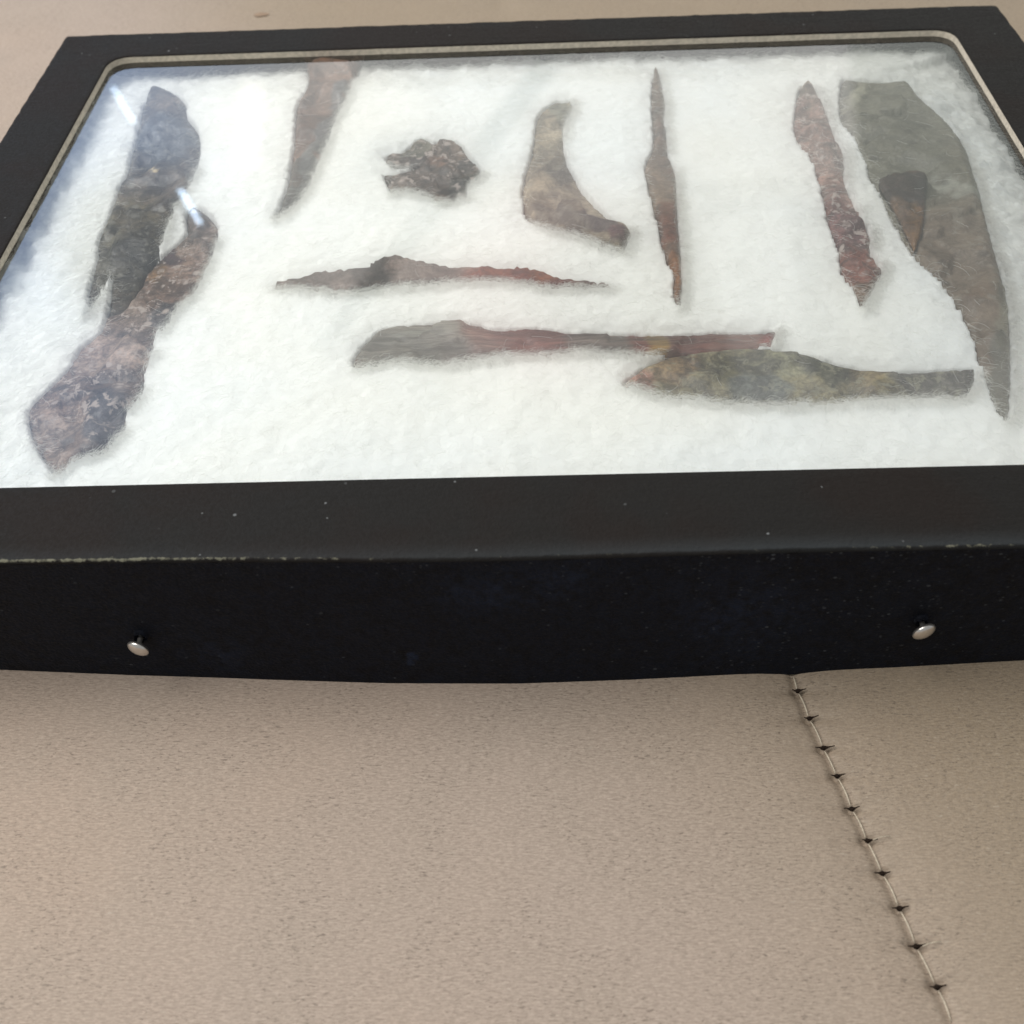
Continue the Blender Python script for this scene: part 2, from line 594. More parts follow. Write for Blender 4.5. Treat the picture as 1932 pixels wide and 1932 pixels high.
def axis(lo, hi, dlo, dhi, step, coarse=24):
    return np.concatenate([lo + (dlo - lo) * (1 - (1 - np.linspace(0, 1, coarse)) ** 2)[:-1] if False else
                           np.linspace(lo, dlo, coarse)[:-1], np.arange(dlo, dhi, step), np.linspace(dhi, hi, coarse)])


xs = np.concatenate([np.linspace(-1.3, -0.21, 20)[:-1], np.arange(-0.21, 0.045, 0.004), np.arange(0.045, 0.125, 0.00045), np.arange(0.125, 0.25, 0.004), np.linspace(0.25, 1.3, 20)])
ys = np.concatenate([np.linspace(-0.6, -0.125, 10)[:-1], np.arange(-0.125, 0.004, 0.00042), np.arange(0.004, 0.4, 0.004), np.linspace(0.4, 1.2, 14)])
X, Y = np.meshgrid(xs, ys)
Z = up_height(np.stack([X.ravel(), Y.ravel()], 1)).reshape(X.shape)
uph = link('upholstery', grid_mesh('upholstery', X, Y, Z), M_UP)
tag(uph, 'beige faux leather upholstery with a stitched seam running under the case', kind='structure')

# seam thread lying between the needle holes, and the dark cross stitch in every hole
pts = [np.array(at(x, y, 0.0)[:2]) for x, y in seam_px[1:]]
for i, (a, b) in enumerate(zip(pts[:-1], pts[1:])):
    L = np.hypot(*(b - a))
    path = []
    side = np.array([-(b - a)[1], (b - a)[0]]) / L
    for k in range(13):
        t = 0.06 + 0.86 * k / 12
        p = a + (b - a) * t + side * 0.0004 * math.sin(math.pi * t) * (0.2 if i % 3 else -0.15)
        z = -0.0013 + 0.0008 * math.sin(math.pi * min(1, t * 1.05)) ** 0.6
        path.append((p[0], p[1], z))
    V, Fc = tube(path, [0.00005 + 0.00011 * math.sin(math.pi * k / 12) ** 0.5 for k in range(13)], 7)
    link('thread', mesh('thread', V, Fc), M_THREAD, uph)
random.seed(3)
for i, c in enumerate(holes):
    w1 = random.uniform(0.0010, 0.0019); w2 = random.uniform(0.0011, 0.0023)
    ang = random.uniform(0.04, 0.20)
    V, Fc = [], []
    for sgn, w in ((-1, w1), (1, w2)):
        path = []
        for k in range(6):
            t = k / 5
            path.append((c[0] + sgn * w * t, c[1] + sgn * math.sin(ang) * w * t * (1 if sgn > 0 else 0.3), -0.0008 + 0.0006 * t + random.uniform(-0.0001, 0.0001)))
        v, f = tube(path, [0.00017 + 0.00038 * math.exp(-(k / 5 / 0.3) ** 2) - 0.00006 * k / 5 for k in range(6)], 6)  # thick dark centre also stands in for the shade in the hole
        n0 = len(V); V += v; Fc += [tuple(q + n0 for q in ff) for ff in f]
    link('cross_stitch', mesh('cross_stitch', V, Fc), M_DARKTH, uph)
    if i in (5, 8):
        p = [(c[0] + 0.0008 + 0.0011 * k, c[1] - 0.0002 + 0.0002 * k + 0.0002 * math.sin(k), 0.0002 - 0.0002 * (k == 0)) for k in range(4)]
        V, Fc = tube(p, 0.00008, 5)
        link('loose_fibre', mesh('loose_fibre', V, Fc), M_THREAD, uph)

# ------------------------------------------------------------------ display case
case = empty('display_case', (0, 0, 0))
tag(case, 'black cardboard display case with glass top lying on beige upholstery', 'display case')


def xy(x, y, z=T):
    return np.array(at(x, y, z)[:2])


def isect(p, q, r, s):
    A = np.stack([q - p, -(s - r)], 1)
    t = np.linalg.solve(A, r - p)
    return p + (q - p) * t[0]


OBL, OBR = xy(124, 67), xy(1881, 8)
Lp, Rp = xy(0, 265), xy(1932, 75.5)
Fa, Fb = xy(0, 1061), xy(1932, 1030)
OFL = isect(OBL, Lp, Fa, Fb)
OFR = isect(OBR, Rp, Fa, Fb)
IBL = xy(213, 107.5)
Ib1, Ib2 = xy(505, 97), xy(1761, 55)
Il1, Il2 = xy(130, 250), xy(0, 486)
Ir1, Ir2 = xy(1932, 276), xy(1818, 88)
If1, If2 = xy(0, 919), xy(1932, 875)
IBL = isect(Ib1, Ib2, Il1, Il2)
IBR = isect(Ib1, Ib2, Ir1, Ir2)
IFL = isect(If1, If2, Il1, Il2)
IFR = isect(If1, If2, Ir1, Ir2)

NF, NS, NB = 420, 120, 160


def loop_from(c, ns):
    """c: FL, FR, BR, BL corner points"""
    P = []
    for k in range(4):
        a, b = c[k], c[(k + 1) % 4]
        P.append(a + (b - a) * (np.arange(ns[k]) / ns[k])[:, None])
    return np.vstack(P)


NSS = (NF, NS, NB, NS)
outer = loop_from([OFL, OFR, OBR, OBL], NSS)
inner = loop_from([IFL, IFR, IBR, IBL], NSS)
inorm_c = [IFL, IFR, IBR, IBL]


def round_corner(loop, corners, r):
    out_ = loop.copy()
    for k, c in enumerate(corners):
        a = corners[k - 1] - c; b = corners[(k + 1) % 4] - c
        a = a / np.hypot(*a); b = b / np.hypot(*b)
        m = np.hypot(*(loop - c).T) < r * 1.0001
        # distance along either leg -> quadratic bezier
        for i in np.where(m)[0]:
            d = loop[i] - c
            s = np.hypot(*d) / r
            on_a = (d @ a) > (d @ b)
            t = 0.5 * (1 - s) if on_a else 0.5 + 0.5 * (1 - s)
            t = 0.5 * (1 - s)
            p0, p2 = (c + a * r, c + b * r) if on_a else (c + b * r, c + a * r)
            out_[i] = (1 - t) ** 2 * p0 + 2 * t * (1 - t) * c + t * t * p2
    return out_


inner_r = round_corner(inner, inorm_c, 0.0075)
outer_r = round_corner(outer, [OFL, OFR, OBR, OBL], 0.0016)
# slight bow of the front edge
fx = outer_r[:NF, 0]
xpix = np.interp(fx, [Fa[0], Fb[0]], [0, 1932], left=-600, right=2600)
outer_r[:NF, 1] -= 0.0010 * np.exp(-((xpix - 900) / 420) ** 2)
ctr = (OFL + OFR + OBR + OBL) / 4


def normals(loop):
    d = np.roll(loop, -1, 0) - np.roll(loop, 1, 0)
    d /= np.hypot(*d.T)[:, None]
    return np.stack([d[:, 1], -d[:, 0]], 1)         # outward for counter-clockwise loop


nO, nI = normals(outer_r), normals(inner_r)
# mitre-aware edge direction at sharp outer corners is fine at this radius
rings = []       # (xy, z, wear-code)
N = len(outer)
RB = 0.0021
rb = 0.0008
for a in (0.0, 0.5, 1.0):
    an = a * math.pi / 2
    rings.append((inner_r + nI * 0.0004 * (1 - math.cos(an)), T - 0.0004 * (1 - math.sin(an)), 0.0))
flat0, flat1 = inner_r + nI * 0.0004, outer_r - nO * rb
for k in range(1, 14):
    s = k / 13
    rings.append((flat0 * (1 - s) + flat1 * s, T, s))
for k in range(1, 6):
    an = k / 5 * math.pi / 2
    rings.append((outer_r - nO * rb * (1 - math.sin(an)), T - rb * (1 - math.cos(an)), 1.0))
V = []; C = []
u = np.arange(N)
for j, (P, z, s) in enumerate(rings):
    zz = np.full(N, z)
    if 3 <= j <= 15:
        zz = zz + 0.00022 * fbm(P, 26, 3, 5) * math.sin(math.pi * s)
    zz = zz + (0.00020 * fbm(P, 420, 3, 9) if s >= 0.95 else 0)
    V.append(np.stack([P[:, 0], P[:, 1], zz], 1))
    front = (u < NF)
    edge = {15: 0.7, 16: 1.0, 17: 1.0, 18: 0.75}.get(j, 0.0)
    px = np.interp(P[:, 0], [Fa[0], Fb[0]], [0, 1932], left=-300, right=2300)
    wear = np.where(front, edge * (0.42 * sstep(-px, -900, -200) + 0.22 * sstep(px, 1500, 1800) + 0.24), 0.10 * edge)
    if 13 <= j <= 15:
        wear = wear * 0.6
    dens = np.full(N, 0.25)
    tint = np.where(front, 0.55 * np.clip((s - 0.80) / 0.20, 0, 1) ** 1.5 * (0.5 + 0.5 * sstep(px, 300, 1500)), 0.0)  # painted sheen, strongest at the near front edge
    if j > 16: tint = tint * 0.3
    C.append(np.stack([wear, dens, tint], 1))
V = np.vstack(V); C = np.vstack(C)
Fc = []
for j in range(len(rings) - 1):
    for i in range(N):
        k = (i + 1) % N
        Fc.append((j * N + i, (j + 1) * N + i, (j + 1) * N + k, j * N + k))
me = mesh('frame_border', V, Fc)
set_col(me, C)
link('frame_border', me, M_TOP, case)

# cut edge of the board, pale, between black paper and glass
rv = []
for z, o in ((T - 0.0004, 0.0), (T - 0.0009, -0.00005), (T - 0.0015, -0.0001), (T - RB, -0.00015)):
    P = inner_r + nI * o
    rv.append(np.stack([P[:, 0], P[:, 1], np.full(N, z) + 0.00005 * fbm(P, 200, 2, 4)], 1))
V = np.vstack(rv)
Fc = [(j * N + i, j * N + (i + 1) % N, (j + 1) * N + (i + 1) % N, (j + 1) * N + i) for j in range(3) for i in range(N)]
link('window_edge', mesh('window_edge', V, Fc), M_RIM, case)

# side walls, the front one bowed outwards towards its foot
bpx = [(-200, 1255), (0, 1262), (251, 1273), (503, 1281), (730, 1286), (981, 1286.5), (1200, 1279), (1429, 1268), (1680, 1257), (1932, 1243), (2150, 1232)]
bxy = np.array([xy(a, b, 0.0006) for a, b in bpx])
ranges = [(0, NF), (NF, NF + NS), (NF + NS, NF + NS + NB), (NF + NS + NB, N)]
for wi, (i0, i1) in enumerate(ranges):
    idx = [k % N for k in range(i0, i1 + 1)]
    top = outer_r[idx]
    bot = top.copy()
    if wi == 0:
        yb = np.interp(top[:, 0], bxy[:, 0], bxy[:, 1])
        yedge = np.interp(top[:, 0], [OFL[0], bxy[0, 0], bxy[-1, 0], OFR[0]], [OFL[1], bxy[0, 1], bxy[-1, 1], OFR[1]])
        bot[:, 1] = np.where((top[:, 0] < bxy[0, 0]) | (top[:, 0] > bxy[-1, 0]), yedge, yb)
    R = 40 if wi == 0 else 10
    rows_x, rows_y, rows_z, cc = [], [], [], []
    for j in range(R + 1):
        t = j / R
        z = (T - rb) * (1 - t) - 0.0009 * t
        P = top * (1 - t ** 1.2) + bot * t ** 1.2
        dn = 0.00016 * fbm(np.stack([P[:, 0], np.full(len(P), z)], 1), 60, 3, 12) * math.sin(math.pi * min(1, t + 0.02))
        P = P + nO[idx] * dn[:, None]
        rows_x.append(P[:, 0]); rows_y.append(P[:, 1]); rows_z.append(np.full(len(P), z))
        px = np.interp(P[:, 0], [Fa[0], Fb[0]], [0, 1932], left=-300, right=2300)
        pz = np.full(len(px), t)
        Q = np.stack([px / 1932 * 3, pz], 1)
        dens = 0.10 + 0.9 * sstep(px, 1000, 1500) * (1 - 0.6 * t) * (0.5 + 0.5 * vnoise(Q, 6, 3)) + 0.5 * math.exp(-(t / 0.1) ** 2) * sstep(px, 250, 500)
        if wi: dens = dens * 0 + 0.1
        tint = 0.25 + 0.9 * np.exp(-((px - 1000) / 170) ** 2 - ((pz - 0.2) / 0.15) ** 2) * vnoise(Q, 9, 2) + 0.8 * np.exp(-((px - 1420) / 120) ** 2 - ((pz - 0.5) / 0.3) ** 2) * vnoise(Q, 7, 5) + 0.5 * np.exp(-((px - 350) / 60) ** 2 - ((pz - 0.75) / 0.12) ** 2) * vnoise(Q, 9, 8)  # patches of painted bluish sheen
        wear = (0.30 * math.exp(-(t / 0.035) ** 2)) * np.ones(len(px)) * (vnoise(Q, 20, 1)) + 0.10 * math.exp(-((1 - t) / 0.02) ** 2)
        # pale round mark of an old pin
        wear = wear + (0.25 * (np.hypot(px - 759, (t - 0.76) * 215) < 12) if wi == 0 else 0)
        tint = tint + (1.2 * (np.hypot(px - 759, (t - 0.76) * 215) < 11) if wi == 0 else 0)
        cc.append(np.stack([wear, dens, np.clip(tint, 0, 2)], 1))
    me = grid_mesh('side_wall', np.array(rows_x)[::-1], np.array(rows_y)[::-1], np.array(rows_z)[::-1])
    set_col(me, np.vstack(cc[::-1]))
    link('side_wall', me, M_WALL, case)

# glass pane and tray
gi = inner_r + nI * 0.006
def slab(name, loop, z0, z1, mat, parent, step=4):
    L = loop[::step]
    n = len(L)
    V = [(p[0], p[1], z1) for p in L] + [(p[0], p[1], z0) for p in L]
    Fc = [tuple(range(n)), tuple(range(2 * n - 1, n - 1, -1))]
    Fc += [(i, n + i, n + (i + 1) % n, (i + 1) % n) for i in range(n)]
    return link(name, mesh(name, V, Fc), mat, parent, smooth=False)


L = gi[::4]
link('glass_pane', mesh('glass_pane', [(p[0], p[1], GZ) for p in L], [tuple(range(len(L)))]), M_GLASS, case, smooth=False)
slab('back_board', outer_r - nO * 0.0012, 0.0006, 0.0030, M_TRAY, case)

# ------------------------------------------------------------------ stones
ZM = T - 0.0048                 # level at which the outlines were taken


def resample(P, step):
    P = np.asarray(P, float)
    n = len(P)
    out_ = []
    for i in range(n):
        p0, p1, p2, p3 = P[i - 1], P[i], P[(i + 1) % n], P[(i + 2) % n]
        L = np.hypot(*(p2 - p1))
        m = max(1, int(round(L / step)))
        for k in range(m):
            t = k / m
            cr = 0.5 * ((2 * p1) + (-p0 + p2) * t + (2 * p0 - 5 * p1 + 4 * p2 - p3) * t * t + (-p0 + 3 * p1 - 3 * p2 + p3) * t ** 3)
            li = p1 + (p2 - p1) * t
            out_.append(0.6 * cr + 0.4 * li)
    return np.array(out_)


def in_poly(P, poly):
    x, y = P.T
    c = np.zeros(len(P), bool)
    n = len(poly)
    for i in range(n):
        x1, y1 = poly[i]; x2, y2 = poly[(i + 1) % n]
        k = ((y1 > y) != (y2 > y))
        if y1 != y2:
            c ^= k & (x < (x2 - x1) * (y - y1) / (y2 - y1) + x1)
    return c


def near(P, poly, chunk=4000):
    r = np.empty(len(P))
    for i in range(0, len(P), chunk):
        q = P[i:i + chunk]
        r[i:i + chunk] = np.sqrt(((q[:, None, :] - poly[None]) ** 2).sum(-1).min(1))
    return r


stone_outlines = []


def stone(name, pts, base, alt, mat, label, cat, zones=(), thick=0.004, edge=0.004, top=T - 0.0031, scars=10, scar_amp=0.0007,
          step=0.0009, jitter=0.00016, seed=1, group=None, speck=0.5, side=None, gain=1.15, tk=0.33):
    poly = np.array([xy(x, y, ZM) for x, y in pts])
    area = 0.5 * np.sum(poly[:, 0] * np.roll(poly[:, 1], -1) - poly[:, 1] * np.roll(poly[:, 0], -1))
    if area < 0:
        poly = poly[::-1]
    B = resample(poly, step)
    nn = normals(B)
    B = B + nn * (jitter * fbm(B, 700, 3, seed) * 1.6)[:, None]
    r_ = np.random.default_rng(seed)
    thick = thick * 0.62
    edge = edge * 0.6
    lo, hi = B.min(0), B.max(0)
    gx, gy = np.meshgrid(np.arange(lo[0], hi[0], step * 0.9), np.arange(lo[1], hi[1], step * 0.9))
    G = np.stack([gx.ravel(), gy.ravel()], 1)
    G = G + r_.uniform(-0.2, 0.2, G.shape) * step
    G = G[in_poly(G, B)]
    G = G[near(G, B) > step * 0.55]
    P = np.vstack([B, G])
    nb = len(B)
    vs, es, fs, *_ = geometry.delaunay_2d_cdt([Vector(p) for p in P], [(i, (i + 1) % nb) for i in range(nb)], [], 1, 1e-7)
    P = np.array([(v.x, v.y) for v in vs])
    fine = resample(poly, step * 0.4)
    d = near(P, B)
    d[:nb] = 0
    t = np.clip(d / edge, 0, 1)
    prof = np.sqrt(np.clip(1 - (1 - t) ** 2, 0, 1))
    # broken facets
    cs = r_.uniform(lo, hi, (int(scars * 2.2), 2)); cs = cs[in_poly(cs, B)]
    if len(cs) < 3:
        cs = G[r_.integers(0, len(G), 6)]
    warp = np.stack([fbm(P, 150, 2, seed + 3), fbm(P, 150, 2, seed + 9)], 1) * 0.0016
    dd = np.sqrt(((P[:, None] + warp[:, None] - cs[None]) ** 2).sum(-1))
    k = dd.argmin(1)
    tilt = r_.normal(0, tk, (len(cs), 2)); off = r_.uniform(-1, 0, len(cs))
    facet = scar_amp * off[k] + (tilt[k] * (P - cs[k])).sum(1)
    ds = np.sort(dd, 1)
    facet = facet + 0.0004 * np.clip(ds[:, 0] / 0.01, 0, 1)
    facet = np.clip(facet, -thick * 0.38, 0.0012)
    z = top - thick * (1 - prof) + (facet + 0.00012 * fbm(P, 330, 3, seed + 5)) * sstep(t, 0.1, 0.8) - 0.0006
    z = np.minimum(z, T - RB - 0.0002)
    V = [(p[0], p[1], zz) for p, zz in zip(P, z)]
    nv = len(V)
    Fc = [tuple(f) for f in fs]
    # wall and underside
    bz = T - 0.0125
    vb = len(V)
    Bc = P[:nb]
    cen = Bc.mean(0)
    inn = Bc - normals(Bc) * 0.0006
    V += [(p[0], p[1], top - thick - 0.0022) for p in inn]
    for i in range(nb):
        j = (i + 1) % nb
        Fc.append((i, vb + i, vb + j, j))
    Fc.append(tuple(range(vb + nb - 1, vb - 1, -1)))
    # stone colour; some zones also hold painted reflection tints and shaded sides
    # back to picture position for the zones
    W = np.stack([P[:, 0], P[:, 1], np.full(len(P), ZM)], 1) - CP
    q = W @ RMn
    px = 966 + 1932 * F * q[:, 0] / -q[:, 2]; py = 966 - 1932 * F * q[:, 1] / -q[:, 2]
    m_ = sstep(fbm(P, 75, 4, seed + 21) , -0.25, 0.3)[:, None]
    C = np.array(base) * (1 - m_) + np.array(alt) * m_
    C = C * (1 + 0.34 * (r_.random(len(cs))[k] - 0.5) * 2)[:, None]
    wob = 22 * fbm(P, 160, 3, seed + 31)
    wob2 = 22 * fbm(P, 160, 3, seed + 41)
    for (cx, cy, rx, ry, colr, amt, *ang) in zones:
        an = math.radians(ang[0]) if ang else 0
        ax = (px + wob - cx) * math.cos(an) + (py + wob2 - cy) * math.sin(an)
        ay = -(px + wob - cx) * math.sin(an) + (py + wob2 - cy) * math.cos(an)
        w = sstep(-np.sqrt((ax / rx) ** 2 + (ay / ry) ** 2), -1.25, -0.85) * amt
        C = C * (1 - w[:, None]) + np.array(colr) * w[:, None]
    lum = C.mean(1, keepdims=True)
    C = np.clip(lum + (C - lum) * 1.25, 0.004, 1) * gain * 0.76
    C = np.vstack([C, C[:nb] * 0.85])
    me = mesh(name, V, Fc)
    set_col(me, C)
    o = link(name, me, mat)
    # sharp facets: smooth shading only on gentle angles
    tag(o, label, cat, group)
    stone_outlines.append((B, top))
    return o


def c1(*p): return [crop(1, a, b) for a, b in p]
def c2(*p): return [crop(2, a, b) for a, b in p]
def c3(*p): return [crop(3, a, b) for a, b in p]
def c4(*p): return [crop(4, a, b) for a, b in p]
def c6(*p): return [crop(6, a, b) for a, b in p]
def c7(*p): return [crop(7, a, b) for a, b in p]


MS = mat_stone('brown_speckled_stone', 0.9, (0.46, 0.39, 0.355))
MS_S = mat_stone('smooth_brown_stone', 0.12, (0.26, 0.2, 0.17), 0.5, contrast=0.7)
MS_G = mat_stone('grey_flint', 0.30, (0.40, 0.38, 0.33), contrast=0.38)
MS_D = mat_stone('pitted_tan_stone', 0.35, (0.36, 0.33, 0.27), 0.75, contrast=0.7)
MS_A = mat_stone('dark_grey_brown_stone', 0.45, (0.26, 0.25, 0.22), 0.45, contrast=1.15)
MS_L = mat_stone('banded_stone', 0.25, (0.36, 0.34, 0.31), 0.55, (0.25, 1.6, 1), 0.03, 0.8)
MS_V = mat_stone('mottled_green_stone', 0.6, (0.30, 0.29, 0.21), 0.6, contrast=1.1)

A_pts = c1((1130, 600), (1240, 640), (1310, 690), (1350, 760), (1350, 830), (1400, 890), (1440, 950), (1455, 1050), (1445, 1180), (1420, 1270),
           (1380, 1340), (1350, 1430), (1310, 1500), (1265, 1530), (1250, 1600), (1210, 1690), (1160, 1800), (1150, 1880), (1060, 2000), (1000, 2110), (950, 2200), (900, 2330), (790, 2350),
           (765, 2290), (780, 2180), (790, 2060), (803, 1985), (740, 2080), (700, 2180), (660, 2250), (610, 2305), (598, 2285), (625, 2200), (620, 2150),
           (660, 1960), (690, 1860), (700, 1720), (760, 1580), (810, 1450), (850, 1330), (910, 1230), (940, 1080), (970, 980), (1000, 860), (1010, 800), (1040, 700), (1070, 620))
stone('stone_flake', A_pts, (0.055, 0.045, 0.032), (0.11, 0.092, 0.075), MS_A,
      'tall grey-brown stone flake with a forked lower tip, in the back left corner', 'stone flake',
      zones=((315, 270, 55, 45, (0.10, 0.11, 0.12), 0.85), (250, 440, 50, 60, (0.065, 0.055, 0.036), 0.7), (260, 500, 60, 45, (0.030, 0.026, 0.018), 0.85), (200, 470, 22, 70, (0.085, 0.08, 0.062), 0.6),
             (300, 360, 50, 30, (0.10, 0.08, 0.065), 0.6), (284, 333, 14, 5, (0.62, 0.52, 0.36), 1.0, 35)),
      thick=0.0052, edge=0.008, top=T - 0.0035, scars=14, seed=11)
A2_pts = c1((1340, 1545), (1420, 1503), (1480, 1530), (1550, 1590), (1585, 1660), (1580, 1760), (1530, 1890), (1500, 1960), (1440, 2070), (1390, 2160), (1300, 2250), (1220, 2370),
            (1140, 2440), (1110, 2520), (1110, 2580), (1060, 2680), (1040, 2830), (1010, 2920), (920, 3030), (910, 3140), (840, 3220), (760, 3310), (640, 3350),
            (560, 3370), (440, 3460), (400, 3445), (310, 3340), (250, 3230), (200, 3090), (195, 3010), (205, 2950), (300, 2850), (420, 2740), (500, 2640), (550, 2550),
            (640, 2470), (720, 2400), (760, 2290), (880, 2250), (930, 2180), (1000, 2090), (1050, 1990), (1100, 1925), (1180, 1850), (1300, 1750), (1350, 1700), (1345, 1620))
stone('stone_scraper', A2_pts, (0.165, 0.125, 0.105), (0.215, 0.172, 0.148), MS,
      'long mottled pinkish-brown paddle-shaped stone at the left, overlapping the forked flake', 'stone tool',
      zones=((208, 795, 36, 58, (0.075, 0.072, 0.075), 0.95, 25), (325, 540, 60, 80, (0.13, 0.085, 0.065), 0.7, 35), (310, 577, 32, 10, (0.03, 0.025, 0.025), 0.95, 8),
             (320, 485, 28, 18, (0.045, 0.028, 0.035), 0.9), (300, 515, 22, 10, (0.17, 0.10, 0.045), 0.7, -30), (300, 605, 30, 20, (0.12, 0.12, 0.125), 0.8), (245, 670, 16, 90, (0.21, 0.175, 0.155), 0.5, 10)),
      thick=0.0050, edge=0.006, top=T - 0.0031, scars=16, scar_amp=0.0006, seed=22, gain=1.35)
B_pts = c2((470, 415), (480, 470), (492, 530), (480, 620), (440, 700), (405, 770), (395, 900), (385, 1050), (365, 1200), (340, 1340), (300, 1460), (250, 1560), (237, 1600),
           (265, 1612), (330, 1570), (400, 1510), (460, 1430), (510, 1350), (550, 1250), (600, 1130), (650, 1020), (690, 900), (740, 800), (790, 700), (820, 600), (850, 500), (870, 410), (880, 350), (470, 350))
stone('stone_knife', B_pts, (0.155, 0.085, 0.058), (0.19, 0.118, 0.088), MS_S,
      'brown stone blade tapering to a curved dark tip, its wide end under the back rim', 'stone blade',
      zones=((632, 210, 50, 70, (0.20, 0.15, 0.13), 0.6), (590, 240, 35, 30, (0.10, 0.052, 0.034), 0.8), (565, 340, 50, 28, (0.075, 0.065, 0.052), 0.8), (545, 385, 50, 30, (0.055, 0.057, 0.05), 0.9),
             (612, 262, 13, 120, (0.16, 0.16, 0.165), 0.9, 24), (582, 330, 12, 60, (0.14, 0.14, 0.13), 0.7, 25)),  # grey strips put the shaded right side face into the colour
      thick=0.0050, edge=0.0045, scars=8, seed=33)
C_pts = c2((1045, 1150), (1100, 1110), (1170, 1105), (1240, 1050), (1310, 1008), (1380, 1025), (1400, 1040), (1450, 1025), (1550, 1025), (1610, 1060), (1640, 1110), (1680, 1160),
           (1720, 1190), (1745, 1250), (1745, 1290), (1700, 1340), (1650, 1355), (1640, 1420), (1640, 1460), (1590, 1455), (1545, 1495), (1500, 1480), (1450, 1480), (1400, 1450),
           (1280, 1420), (1180, 1400), (1100, 1415), (1070, 1360), (1035, 1268), (1100, 1268), (1180, 1250), (1290, 1222), (1180, 1228), (1110, 1225), (1070, 1195))
stone('stone_chunk', C_pts, (0.095, 0.073, 0.06), (0.14, 0.108, 0.086), MS,
      'small lumpy brown stone with a slit like an open beak, alone in the back middle', 'stone',
      zones=((790, 278, 30, 14, (0.17, 0.16, 0.125), 0.8, -20), (872, 345, 30, 18, (0.04, 0.038, 0.03), 0.9), (885, 310, 16, 16, (0.06, 0.058, 0.055), 0.8), (828, 305, 20, 14, (0.14, 0.08, 0.055), 0.7)),
      thick=0.0045, edge=0.0035, scars=16, scar_amp=0.0012, seed=44, gain=1.3)
D_pts = c3((300, 770), (360, 740), (430, 735), (455, 722), (475, 745), (480, 810), (462, 860), (430, 905), (410, 960), (410, 1040), (425, 1120), (447, 1195), (482, 1265), (530, 1360), (600, 1440), (680, 1530), (760, 1590),
           (830, 1625), (890, 1650), (906, 1680), (885, 1750), (862, 1800), (850, 1850), (800, 1830), (700, 1800), (620, 1770), (540, 1740), (430, 1720), (330, 1690), (230, 1650), (150, 1600),
           (125, 1530), (113, 1400), (117, 1330), (135, 1250), (170, 1150), (190, 1060), (200, 960), (205, 900), (230, 830))
stone('stone_crescent', D_pts, (0.225, 0.19, 0.145), (0.30, 0.26, 0.205), MS_D,
      'tan pitted stone crescent shaped like a boot, toe pointing right', 'stone tool',
      zones=((1063, 325, 34, 22, (0.09, 0.085, 0.072), 0.9), (1060, 215, 14, 26, (0.14, 0.145, 0.12), 0.7), (1080, 255, 10, 60, (0.24, 0.245, 0.235), 0.9), (1005, 330, 20, 22, (0.16, 0.13, 0.10), 0.7),
             (1140, 432, 50, 15, (0.05, 0.042, 0.042), 0.85, 12), (1178, 450, 18, 18, (0.085, 0.045, 0.045), 0.8), (1060, 420, 60, 14, (0.16, 0.15, 0.125), 0.7, 20)),
      thick=0.0048, edge=0.0045, scars=10, scar_amp=0.0006, seed=55, gain=1.4)
E_pts = c3((1083, 475), (1100, 500), (1115, 570), (1130, 650), (1148, 730), (1150, 830), (1138, 870), (1150, 950), (1162, 1050), (1172, 1140), (1205, 1200), (1225, 1270), (1230, 1400),
           (1238, 1550), (1250, 1700), (1265, 1850), (1268, 1920), (1265, 1980), (1272, 2050), (1270, 2120), (1262, 2200), (1255, 2232), (1240, 2215), (1228, 2185), (1212, 2165),
           (1210, 2090), (1205, 1990), (1165, 1920), (1150, 1860), (1120, 1780), (1100, 1660), (1075, 1550), (1045, 1440), (1020, 1330), (1002, 1240), (1010, 1180), (1040, 1120), (1060, 1070),
           (1062, 990), (1055, 900), (1048, 830), (1046, 720), (1050, 620), (1063, 540), (1072, 485))
stone('stone_awl', E_pts, (0.15, 0.088, 0.062), (0.19, 0.125, 0.095), MS_S,
      'slender reddish-brown stone spindle standing upright, pointed at both ends', 'stone awl',
      zones=((1240, 160, 20, 70, (0.12, 0.085, 0.055), 0.8), (1246, 300, 30, 24, (0.115, 0.08, 0.058), 0.8), (1244, 360, 34, 42, (0.20, 0.15, 0.115), 0.7), (1257, 430, 34, 36, (0.14, 0.052, 0.034), 0.9), (1272, 530, 24, 38, (0.27, 0.115, 0.045), 0.9)),  # lower red is partly a reflection tint put into the colour
      thick=0.0032, edge=0.0028, scars=5, scar_amp=0.0004, seed=66, gain=1.0, tk=0.13)
F_pts = c4((315, 620), (370, 612), (405, 630), (440, 690), (480, 760), (510, 830), (530, 900), (560, 980), (600, 1050), (630, 1110), (635, 1180), (630, 1260), (645, 1350), (680, 1430),
           (730, 1520), (780, 1620), (820, 1680), (825, 1750), (825, 1830), (850, 1880), (890, 1915), (908, 1970), (900, 2010), (870, 2050), (830, 2120), (800, 2180), (775, 2230), (765, 2252),
           (745, 2215), (720, 2160), (690, 2090), (640, 2040), (610, 1990), (600, 1920), (580, 1830), (550, 1730), (510, 1600), (480, 1460), (440, 1320), (410, 1200), (370, 1130), (310, 1060),
           (280, 1010), (265, 930), (275, 800), (290, 700))
